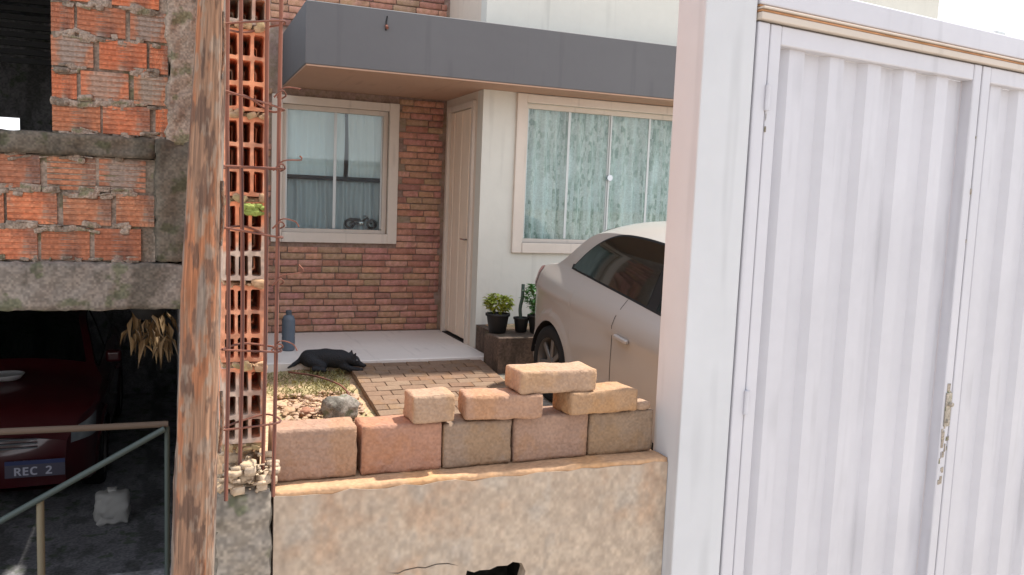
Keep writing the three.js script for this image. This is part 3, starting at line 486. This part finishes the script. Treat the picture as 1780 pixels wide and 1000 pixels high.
function makeCar(name, label, paint, pose) {
  // u runs from the tail (rear wheel at 0) to the nose, v up, w to the side
  const car = thing(name, label, 'car', pose.pos);
  car.rotation.set(pose.tilt || 0, pose.turn || 0, 0, 'YXZ');
  const U0 = -0.58, U1 = 3.22, WB = 2.42;
  const top = cr([[-0.58, 0.93], [-0.52, 1.01], [-0.4, 1.07], [-0.22, 1.12], [-0.12, 1.19], [0.1, 1.4], [0.24, 1.485], [0.5, 1.535], [1.0, 1.56], [1.5, 1.545], [1.85, 1.45], [2.2, 1.2], [2.42, 1.06], [2.8, 0.98], [3.08, 0.87], [3.22, 0.68]]);
  const edge = cr([[-0.58, 0.05], [-0.25, 0.05], [0.1, 0.1], [1.5, 0.09], [2.3, 0.07], [3.22, 0.05]]);
  const plan = cr([[-0.58, 0.84], [-0.5, 0.9], [-0.36, 0.955], [0.0, 0.99], [0.5, 1], [2.2, 1], [2.7, 0.97], [3.0, 0.9], [3.22, 0.72]]);
  const prof = cr([[0.15, 0.78], [0.25, 0.81], [0.5, 0.836], [0.7, 0.84], [0.84, 0.845], [0.91, 0.842], [0.96, 0.826], [1.03, 0.772], [1.07, 0.742], [1.1, 0.73], [1.3, 0.665], [1.47, 0.595], [1.6, 0.55]]);
  const hw = (u, v) => plan(u) * prof(v) + 0.012 * Math.exp(-(((v - 0.86) / 0.035) ** 2)) - 0.008 * Math.exp(-(((v - 0.5) / 0.1) ** 2)) + (Math.hypot(u, v - 0.3) < 0.42 || Math.hypot(u - WB, v - 0.3) < 0.42 ? 0.014 : 0);
  const low = (u) => { let l = 0.21 + (u < -0.4 ? (-0.4 - u) * 0.5 : 0) + (u > 2.9 ? (u - 2.9) * 0.2 : 0); for (const c of [0, WB]) { const d = Math.abs(u - c); if (d < 0.345) l = Math.max(l, 0.3 + Math.sqrt(0.345 ** 2 - d * d)); } return l; };
  const vs = (u) => top(u) - edge(u);
  const gs = [];
  const side = (s) => grid(230, 30, (a, b) => { const u = U0 + (U1 - U0) * a, l = low(u), v = l + (vs(u) - l) * b; return [s * hw(u, v), v, u]; });
  gs.push(side(-1), side(1));
  const topAt = (u, f) => { const W = hw(u, vs(u)); return [f * W, vs(u) + (top(u) - vs(u)) * (1 - Math.abs(f) ** 2.6), u]; };
  gs.push(grid(150, 24, (a, b) => topAt(U0 + (U1 - U0) * a, b * 2 - 1)));
  const endAt = (U, s) => grid(24, 16, (a, b) => { const f = a * 2 - 1, l = low(U), t = vs(U) + (top(U) - vs(U)) * (1 - Math.abs(f) ** 2.6), v = l + (t - l) * b, vv = l + (vs(U) - l) * b; return [f * hw(U, vv), v, U + s * 0.07 * (1 - f * f) * (0.4 + 0.6 * Math.sin(b * 3.14))]; });
  gs.push(endAt(U0, -1), endAt(U1, 1));
  gs.push(grid(1, 20, (a, b) => [(a * 2 - 1) * 0.6, 0.22, U0 + 0.06 + (U1 - U0 - 0.12) * b]));
  part(car, 'body', mg(gs), paint);
  // inner wheel wells
  for (const c of [0, WB]) for (const s of [-1, 1]) part(car, 'wheel_well', grid(20, 1, (a, b) => { const t = Math.PI * a; return [s * (0.5 + 0.33 * b), 0.3 + Math.sin(t) * 0.343, c + Math.cos(t) * 0.343]; }), M.rubber);
  const patch = (s, u0, u1, lo, hi, off, nu = 40, nv = 12) => grid(nu, nv, (a, b) => { const u = u0 + (u1 - u0) * a, l = lo(u), v = l + (Math.max(hi(u), l + 0.001) - l) * b; return [s * (hw(u, v) + off), v, u]; });
  const glassM = new THREE.MeshPhysicalMaterial({ color: 0x0b1412, roughness: 0.06, clearcoat: 1, clearcoatRoughness: 0.03 });
  const belt = (u) => 1.1 - 0.024 * (u - 0.1);
  const ceilR = cr([[0.1, 1.11], [0.22, 1.23], [0.38, 1.345], [0.58, 1.42], [0.88, 1.45], [1.25, 1.455]]), ceilF = cr([[1.3, 1.455], [1.42, 1.45], [1.6, 1.43], [1.85, 1.34], [2.1, 1.17], [2.2, 1.07]]);
  for (const s of [-1, 1]) {
    part(car, 'window_seal', mg([patch(s, 0.07, 1.42, (u) => belt(u) - 0.015, (u) => ceilR(u) + 0.014, 0.003), patch(s, 1.42, 2.22, (u) => belt(u) - 0.015, (u) => ceilF(u) + 0.012, 0.003)]), M.rubber);
    part(car, 'side_window', patch(s, 0.1, 1.24, belt, ceilR, 0.006), glassM);
    part(car, 'side_window', patch(s, 1.36, 2.19, belt, ceilF, 0.006), glassM);
    part(car, 'sill_trim', patch(s, 0.36, 2.06, () => 0.21, () => 0.29, 0.005, 10, 3), M.rubber);
    const d = part(car, 'door', mg([patch(s, 1.0, 1.006, (u) => 0.3, (u) => 1.07, 0.0015, 1, 12), patch(s, 2.06, 2.066, () => 0.3, () => 1.03, 0.0015, 1, 12)]), M.rubber);  // thin dark strips paint the shadow lines of the door gaps
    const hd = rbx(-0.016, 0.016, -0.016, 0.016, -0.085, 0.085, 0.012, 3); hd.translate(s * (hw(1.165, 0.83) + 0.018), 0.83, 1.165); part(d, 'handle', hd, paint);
    part(car, 'tail_light', patch(s, -0.57, -0.4, () => 0.82, (u) => 0.98 + (u + 0.57) * 0.25, 0.006, 8, 8), std({ color: 0x7a2a2c, roughness: 0.2 }));
    part(car, 'headlight', patch(s, 2.9, 3.19, () => 0.6, (u) => 0.8 - (u - 2.9) * 0.3, 0.006, 10, 8), std({ color: 0xb9c0c4, roughness: 0.15, metalness: 0.4 }));
    const mi = rbx(-0.07, 0.07, -0.06, 0.06, -0.05, 0.05, 0.035, 3); mi.translate(s * 0.88, 1.1, 2.02); part(car, 'mirror', mi, paint);
  }
  part(car, 'windscreen', grid(24, 14, (a, b) => { const p = topAt(1.62 + 0.66 * b, (a * 2 - 1) * 0.9); return [p[0], p[1] + 0.005, p[2] + 0.003]; }), glassM);
  part(car, 'rear_window', grid(24, 12, (a, b) => { const p = topAt(-0.16 + 0.36 * b, (a * 2 - 1) * 0.84); return [p[0], p[1] + 0.005, p[2] - 0.004]; }), glassM);
  const wheelG = (() => {
    const t = []; for (const [r, x] of [[0.2, -0.085], [0.235, -0.095], [0.27, -0.098], [0.295, -0.085], [0.303, -0.05], [0.304, 0.05], [0.295, 0.085], [0.27, 0.098], [0.235, 0.095], [0.2, 0.085]]) t.push(new THREE.Vector2(r, x));
    const ty = new THREE.LatheGeometry(t, 36); ty.rotateZ(Math.PI / 2);
    const rim = []; for (let k = 0; k < 7; k++) { const g = rbx(-0.012, 0.012, 0.03, 0.2, -0.022, 0.022, 0.008, 1); g.rotateX(k / 7 * 6.283); g.translate(-0.06, 0, 0); rim.push(g); }
    const hub = new THREE.CylinderGeometry(0.05, 0.055, 0.05, 18); hub.rotateZ(Math.PI / 2); hub.translate(-0.055, 0, 0); rim.push(hub);
    const ring = new THREE.LatheGeometry([[0.205, -0.09], [0.198, -0.08], [0.188, -0.02], [0.188, 0.08]].map(([a, b]) => new THREE.Vector2(a, b)), 36); ring.rotateZ(-Math.PI / 2); rim.push(ring);
    const disc = new THREE.CylinderGeometry(0.13, 0.13, 0.012, 24); disc.rotateZ(Math.PI / 2); rim.push(disc);
    return [ty, mg(rim)];
  })();
  const rimM = std({ color: 0x7b7874, metalness: 0.6, roughness: 0.45 });
  for (const c of [0, WB]) for (const s of [-1, 1]) { const w = new THREE.Group(); w.name = 'wheel'; w.position.set(s * 0.735, 0.304, c); if (s > 0) w.rotation.y = Math.PI; car.add(w); part(w, 'tyre', wheelG[0], M.rubber); part(w, 'rim', wheelG[1], rimM); }
  return car;
}
const silver = new THREE.MeshPhysicalMaterial({ color: 0xa9a49e, metalness: 0.15, roughness: 0.42, clearcoat: 0.7, clearcoatRoughness: 0.12 });
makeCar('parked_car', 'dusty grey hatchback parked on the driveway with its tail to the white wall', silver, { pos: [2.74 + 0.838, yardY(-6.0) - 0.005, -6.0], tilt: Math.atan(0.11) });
{
  const red = new THREE.MeshPhysicalMaterial({ color: 0x4e1016, roughness: 0.35, clearcoat: 1, clearcoatRoughness: 0.08 });
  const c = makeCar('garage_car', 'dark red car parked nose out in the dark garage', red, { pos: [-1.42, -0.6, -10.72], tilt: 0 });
  const cv = document.createElement('canvas'); cv.width = 256; cv.height = 84; const x = cv.getContext('2d'); x.fillStyle = '#5a5766'; x.fillRect(0, 0, 256, 84); x.fillStyle = '#3d4674'; x.fillRect(0, 0, 256, 20); x.fillStyle = '#c9c9d6'; x.font = 'bold 58px sans-serif'; x.fillText('REC  2', 34, 74);
  const t = new THREE.CanvasTexture(cv); t.colorSpace = THREE.SRGBColorSpace;
  const g = new THREE.BoxGeometry(0.42, 0.135, 0.008); g.translate(0.39, 0.45, 3.335); const pl = part(c, 'licence_plate', g, std({ map: t, roughness: 0.5 })); void pl;
  const gr = mg([0, 1, 2].map((k) => bx(-0.4, 0.4, 0.6 + k * 0.035, 0.612 + k * 0.035, 3.27, 3.29))); part(c, 'grille', gr, M.chrome);
  const tray = new THREE.LatheGeometry([[0.0, 0], [0.1, 0.004], [0.135, 0.05], [0.128, 0.05], [0.096, 0.012], [0, 0.01]].map(([a, b]) => new THREE.Vector2(a, b)), 28); tray.translate(-1.33, 0.425, -8.12);
  solo('glint_bowl', tray, std({ color: 0xe8e8ea, roughness: 0.35 }), 'white bowl shape standing in for a glint on the dark red car', 'bowl');  // made-up bowl stands in for a white glint on the car
}
{ // sack in the garage
  const g = roughBox(0.25, 0.25, 0.2, 311, 0.03, 0.05, 0.03); g.translate(-0.47, -0.47, -7.25);
  const s = thing('white_sack', 'crumpled white sack on the garage floor under the sloping bar', 'sack', [0, 0, 0]);
  part(s, 'bag', g, std({ color: 0xc9c6c0, roughness: 0.8 })); const k = roughBox(0.09, 0.05, 0.06, 5, 0.01, 0.015, 0.02); k.translate(-0.47, -0.335, -7.25); part(s, 'knot', k, std({ color: 0xc9c6c0, roughness: 0.8 }));
}

// ---------------------------------------------------------------- foliage helpers
function leaves(n, place, len, wid, seed, bend = 0.3) {
  const q = rng(seed), P = [], N = [], I = [], v = new THREE.Vector3(), e = new THREE.Euler(), m = new THREE.Matrix4();
  for (let i = 0; i < n; i++) {
    const [x, y, z, yaw, pitch, sc] = place(q, i / n); e.set(pitch, yaw, (q() - 0.5) * 0.8, 'YXZ'); m.makeRotationFromEuler(e);
    const L = len * sc, W = wid * sc, b = P.length / 3, pts = [[0, 0, 0], [-W, 0.1 * L, L * 0.4], [0, -0.04 * L, L * 0.5], [W, 0.1 * L, L * 0.4], [0, -bend * L, L]];
    for (const p of pts) { v.set(...p).applyMatrix4(m); P.push(x + v.x, y + v.y, z + v.z); }
    I.push(b, b + 1, b + 2, b, b + 2, b + 3, b + 1, b + 4, b + 2, b + 2, b + 4, b + 3);
  }
  const g = new THREE.BufferGeometry(); g.setAttribute('position', new THREE.Float32BufferAttribute(P, 3)); g.setIndex(I); g.computeVertexNormals(); g.setAttribute('uv', new THREE.Float32BufferAttribute(new Float32Array(P.length / 3 * 2), 2)); return g;
}
const leafM = (c) => new THREE.MeshPhysicalMaterial({ color: c, roughness: 0.7, transmission: 0.3, thickness: 0, side: THREE.DoubleSide });

// ---------------------------------------------------------------- planter ledge with pots
{
  const l = thing('planter_box', 'low dark grey-brown masonry planter against the white wall beside the door', 'planter', [0, 0, 0]);
  const m = std({ map: T.concrete, color: 0xa8968c, bumpMap: bumpFine, bumpScale: 0.002 });
  part(l, 'box', uvm(mg([rbx(2.6, 3.7, 0.4, 0.93, -7.04, -6.68, 0.012), bx(2.674, 3.69, 0.4, 0.926, ZW + 0.004, -7.05)]), 1), m); part(l, 'soil_bed', uvm(bx(2.75, 3.63, 0.9, 0.937, ZW + 0.06, -7.1), 2), M.soil);
  const pot = (x, z, r, h) => { const g = new THREE.LatheGeometry([[0, 0], [r * 0.72, 0], [r * 0.95, h * 0.86], [r * 1.06, h * 0.87], [r * 1.06, h], [r * 0.94, h], [r * 0.9, h * 0.9], [0, h * 0.88]].map(([a, b]) => new THREE.Vector2(a, b)), 26); g.translate(x, 0.938, z); return g; };
  const blackPot = std({ color: 0x1d1f20, roughness: 0.6 });
  const a = thing('potted_bush', 'yellow-green round bush in a black pot, nearest the door', 'plant', [0, 0, 0], 'potted plants on the planter');
  part(a, 'pot', pot(2.69, -6.95, 0.105, 0.17), blackPot);
  part(a, 'foliage', leaves(420, (q) => { const t = q() * 6.283, c = q() * 2 - 1, s = Math.sqrt(1 - c * c), r = 0.6 + 0.4 * q(); return [2.69 + 0.11 * r * s * Math.cos(t), 1.2 + 0.085 * r * c, -6.95 + 0.11 * r * s * Math.sin(t), t + 1.57 * 0 + q(), -0.6 + q() * 1.2, 0.7 + q() * 0.6]; }, 0.05, 0.014, 5), leafM(0xa9b53c));
  const b = thing('cactus_pot', 'single dark upright cactus stem in a small black pot between the two leafy plants', 'plant', [0, 0, 0], 'potted plants on the planter');
  part(b, 'pot', pot(2.92, -6.95, 0.07, 0.13), blackPot);
  part(b, 'stem', tube([[2.915, 1.05, -6.95], [2.905, 1.15, -6.95], [2.92, 1.25, -6.945], [2.925, 1.37, -6.95]], 0.016, 20, 7), std({ color: 0x4a5a52 }));
  const c = thing('potted_shrub', 'upright dark green leafy shrub in a black pot beside the parked car', 'plant', [0, 0, 0], 'potted plants on the planter');
  part(c, 'pot', pot(3.05, -6.88, 0.09, 0.16), blackPot);
  part(c, 'foliage', leaves(300, (q) => { const k = Math.floor(q() * 6), h = q(), t = k * 1.05 + 0.4; const sp = 0.03 + 0.09 * h; return [3.05 + Math.cos(t) * sp, 1.1 + 0.28 * h * (0.7 + 0.3 * ((k * 7) % 3) / 2), -6.88 + Math.sin(t) * sp, q() * 6.283, -0.9 + q() * 0.9, 0.7 + q() * 0.6]; }, 0.07, 0.014, 15), leafM(0x4f8a3a));
  part(c, 'stem', mg([0, 1, 2, 3, 4, 5].map((k) => { const t = k * 1.05 + 0.4; return bar([3.05, 1.07, -6.88], [3.05 + Math.cos(t) * 0.12, 1.34, -6.88 + Math.sin(t) * 0.12], 0.004, 5); })), std({ color: 0x4a5a2e }));
}
{ // dry leaves hanging under the garage beam
  const p = thing('hanging_plant', 'withered hanging plant under the concrete beam at the garage corner', 'plant', [0, 0, 0]);
  part(p, 'foliage', leaves(70, (q) => [-0.13 + (q() - 0.5) * 0.2, 1.46 - q() * 0.2, -4.82 + (q() - 0.5) * 0.15, q() * 6.28, 0.6 + q() * 0.8, 0.7 + q() * 0.7], 0.12, 0.012, 77, 0.2), leafM(0x8a6f4a));
  part(p, 'basket', (() => { const g = new THREE.LatheGeometry([[0, 0], [0.06, 0.01], [0.09, 0.06], [0.095, 0.08]].map(([a, b]) => new THREE.Vector2(a, b)), 20); g.translate(-0.13, 1.4, -4.82); return g; })(), M.dark);
}

{ // hedge seen through the opening at the back of the garage
  const h = thing('back_hedge', 'dark green hedge seen through the gap at the back of the garage', 'hedge', [0, 0, 0]);
  part(h, 'foliage', leaves(3500, (q) => [-3.4 + q() * 2.2, -0.2 + q() * 2.2, -12.7 + q() * 0.5, q() * 6.28, -0.9 + q() * 1.3, 0.7 + q() * 0.7], 0.13, 0.035, 177), leafM(0x3f5a2c));
  part(h, 'stem', mg([0, 1, 2, 3].map((k) => bar([-3.2 + k * 0.6, -0.6, -12.45], [-3.1 + k * 0.55, 1.4, -12.5], 0.03, 6))), std({ color: 0x4a3c30 }));
}

// ---------------------------------------------------------------- dog, canister, rubble on the soil
{
  const caps = [ // a, ra, b, rb
    [[-0.2, 0.085, 0], 0.082, [-0.04, 0.092, 0], 0.088], [[-0.04, 0.092, 0], 0.088, [0.1, 0.088, 0.01], 0.09], [[0.1, 0.095, 0.01], 0.075, [0.18, 0.105, 0.03], 0.05],
    [[0.19, 0.1, 0.035], 0.05, [0.23, 0.088, 0.045], 0.05], [[0.25, 0.07, 0.05], 0.032, [0.318, 0.045, 0.062], 0.02],
    [[0.195, 0.14, 0.015], 0.02, [0.2, 0.178, 0.01], 0.006], [[0.225, 0.135, 0.065], 0.018, [0.24, 0.168, 0.07], 0.006],
    [[0.12, 0.04, 0.07], 0.034, [0.19, 0.024, 0.1], 0.024], [[0.19, 0.024, 0.1], 0.024, [0.3, 0.018, 0.11], 0.018], [[0.11, 0.04, -0.05], 0.03, [0.27, 0.018, -0.02], 0.018],
    [[-0.18, 0.075, 0.06], 0.06, [-0.06, 0.04, 0.1], 0.035], [[-0.06, 0.034, 0.1], 0.028, [-0.14, 0.018, 0.13], 0.018], [[-0.14, 0.018, 0.13], 0.018, [-0.04, 0.016, 0.15], 0.017],
    [[-0.26, 0.075, 0], 0.03, [-0.33, 0.03, 0.03], 0.016], [[-0.33, 0.03, 0.03], 0.016, [-0.38, 0.014, 0.09], 0.009],
  ];
  const N = 84, S = 0.4, mc = new MarchingCubes(N, M.dark, false, false, 60000); mc.isolation = 0;
  const df = (x, y, z) => { let d = 9; for (const [a, ra, b, rb] of caps) { const bx_ = b[0] - a[0], by = b[1] - a[1], bz = b[2] - a[2], px = x - a[0], py = y - a[1], pz = z - a[2], t = clamp((px * bx_ + py * by + pz * bz) / (bx_ * bx_ + by * by + bz * bz)); const e = Math.hypot(px - bx_ * t, py - by * t, pz - bz * t) - (ra + (rb - ra) * t), k = 0.018, h = clamp(0.5 + 0.5 * (d - e) / k); d = d + (e - d) * h - k * h * (1 - h); } return d; };
  for (let k = 0; k < N; k++) for (let j = 0; j < N; j++) for (let i = 0; i < N; i++) mc.field[k * N * N + j * N + i] = -df((i - N / 2) / (N / 2) * S, (j - N / 2) / (N / 2) * S + 0.1, (k - N / 2) / (N / 2) * S + 0.03);
  mc.update(); const n = mc.count ?? mc.geometry.drawRange.count, P = new Float32Array(n * 3), Nn = new Float32Array(n * 3);
  for (let i = 0; i < n; i++) { P[i * 3] = mc.positionArray[i * 3] * S; P[i * 3 + 1] = mc.positionArray[i * 3 + 1] * S + 0.1; P[i * 3 + 2] = mc.positionArray[i * 3 + 2] * S + 0.03; for (let c = 0; c < 3; c++) Nn[i * 3 + c] = mc.normalArray[i * 3 + c]; }
  const g = new THREE.BufferGeometry(); g.setAttribute('position', new THREE.BufferAttribute(P, 3)); g.setAttribute('normal', new THREE.BufferAttribute(Nn, 3)); g.computeVertexNormals();
  const d = thing('dog', 'black dog lying asleep on the ground in front of the porch', 'dog', [1.21, yardY(-7.0) + 0.004, -7.0]); d.rotation.set(0.11, -0.2, 0); d.scale.setScalar(0.88);
  part(d, 'body', uvm(g, 6), std({ color: 0x17181d, roughness: 0.75, bumpMap: bumpFine, bumpScale: 0.004 }));
  const no = new THREE.SphereGeometry(0.011, 10, 8); no.translate(0.334, 0.05, 0.064); part(d, 'nose', no, M.rubber);
  for (const z of [0.09]) { const e = new THREE.SphereGeometry(0.006, 8, 6); e.translate(0.252, 0.105, z - 0.002); part(d, 'eye', e, M.chrome); }
}
{
  const c = thing('canister', 'slim blue-grey plastic canister standing on the porch behind the rusty bars', 'canister', [0.945, 0.702, -7.62]);
  const g = new THREE.LatheGeometry([[0, 0], [0.052, 0], [0.058, 0.01], [0.058, 0.12], [0.054, 0.13], [0.058, 0.14], [0.058, 0.27], [0.045, 0.31], [0.022, 0.322], [0.022, 0.335], [0, 0.335]].map(([a, b]) => new THREE.Vector2(a, b)), 24); part(c, 'bottle', g, std({ color: 0x5b6672, roughness: 0.5 }));
  const cap = new THREE.CylinderGeometry(0.026, 0.026, 0.03, 18); cap.translate(0, 0.345, 0); part(c, 'cap', cap, std({ color: 0x49525c, roughness: 0.5 }));
}
{
  const ys = (x, z) => yardY(z) - 0.02, st = [], stM = std({ map: T.paver, color: 0xd0b8a4, bumpMap: bumpFine, bumpScale: 0.004 });
  for (let i = 0; i < 620; i++) { const x = 0.72 + R() * 0.58, z = -6.45 + R() * 1.0, s = 0.012 + 0.05 * R() * R() * R(); const g = roughBox(s * rr(1, 1.9), s * rr(0.4, 0.8), s * rr(0.8, 1.5), i * 3, s * 0.3, s * 0.06, s * 0.45); g.rotateY(R() * 3); g.rotateX(rr(-0.4, 0.4)); g.translate(x, ys(x, z) + s * 0.2 + 0.05 * Math.max(0, 1 - Math.hypot((x - 0.95) / 0.3, (z + 5.9) / 0.4)), z); st.push(g); }
  const o = solo('rubble', uvm(mg(st), 3), stM, 'scattered pale rubble behind the left end of the low wall', 'rubble'); o.userData.kind = 'stuff';
  const lump = [['rough grey concrete lump, largest, in the rubble beside the paved path', 1.09, -5.86, 0.25, 0.19], ['pinkish broken brick lying in the rubble, left of the concrete lump', 0.88, -5.98, 0.12, 0.06]];
  lump.forEach(([label, x, z, w, h], i) => { const g = roughBox(w, h, w * 0.8, i * 37 + 400, 0.02, h * 0.4, 0.015); const m = solo(i ? 'broken_brick' : 'concrete_lump', uvm(g, 2.5), i ? std({ map: T.paver, color: 0xb98a74 }) : M.concrete, label, i ? 'brick' : 'rubble'); m.position.set(x, ys(x, z) + h * 0.42, z); m.rotation.y = i * 0.7 + 0.3; });
  solo('bent_wire', tube([[0.86, ys(0, -6.9) + 0.03, -6.9], [1.05, ys(0, -6.7) + 0.05, -6.7], [1.19, ys(0, -6.4) + 0.07, -6.4], [1.2, ys(0, -6.1) + 0.09, -6.1], [1.12, ys(0, -5.9) + 0.15, -5.9]], 0.008, 40, 6), M.rust, 'thin dark wire curving from the dog to the concrete lump', 'wire');
  const gr = leaves(700, (q) => { const x = 0.65 + q() * 0.65, z = -6.95 + q() * 0.6; return [x, yardY(z) - 0.02, z, q() * 6.28, -1.2 + q() * 0.6, 0.5 + q()]; }, 0.045, 0.004, 91, 0.1);
  const go = solo('weeds', gr, leafM(0x8b8450), 'sparse dry weeds on the soil in front of the dog', 'weeds'); go.userData.kind = 'stuff';
}

// ---------------------------------------------------------------- across the street, behind the camera: what the panes mirror
{
  const tree = (x, z, h, r, seed, label) => {
    const t = thing('street_tree', label, 'tree', [x, 0.06, z], 'trees across the street'), q = rng(seed);
    part(t, 'trunk', mg([tube([[0, 0, 0], [0.1, h * 0.3, 0], [-0.05, h * 0.6, 0.1]], 0.16, 10, 8), ...[0, 1, 2, 3, 4].map((k) => tube([[-0.02, h * 0.45, 0.05], [Math.cos(k * 1.26) * r * 0.4, h * 0.6, Math.sin(k * 1.26) * r * 0.4], [Math.cos(k * 1.26) * r * 0.75, h * 0.72, Math.sin(k * 1.26) * r * 0.75]], 0.06, 8, 6))]), std({ color: 0x5a4a3c }));
    const cl = []; for (let i = 0; i < 26; i++) { const a = q() * 6.28, c = q() * 2 - 1, d = Math.cbrt(q()) * 0.8; cl.push([Math.cos(a) * Math.sqrt(1 - c * c) * d * r, h * 0.72 + c * d * r * 0.8, Math.sin(a) * Math.sqrt(1 - c * c) * d * r]); }
    part(t, 'crown', leaves(5000, (w) => { const c = cl[Math.floor(w() * cl.length)], a = w() * 6.28, u = w() * 2 - 1, s = Math.sqrt(1 - u * u), d = r * 0.34 * Math.cbrt(w()); return [c[0] + Math.cos(a) * s * d, c[1] + u * d, c[2] + Math.sin(a) * s * d, w() * 6.28, -0.8 + w() * 1.4, 0.7 + w() * 0.7]; }, 0.26, 0.07, seed + 5), leafM(0x4d6b34));
  };
  tree(-2.5, 11, 5.5, 2.2, 3, 'leafy tree behind the camera on the far kerb, nearer the gate side');
  tree(-7.5, 12, 6, 2.4, 9, 'leafy tree behind the camera on the far kerb, beyond the unfinished building');
}
scene.traverse((o) => { if (o.isMesh) { o.castShadow = true; o.receiveShadow = true; } });
renderer.render(scene, camera);
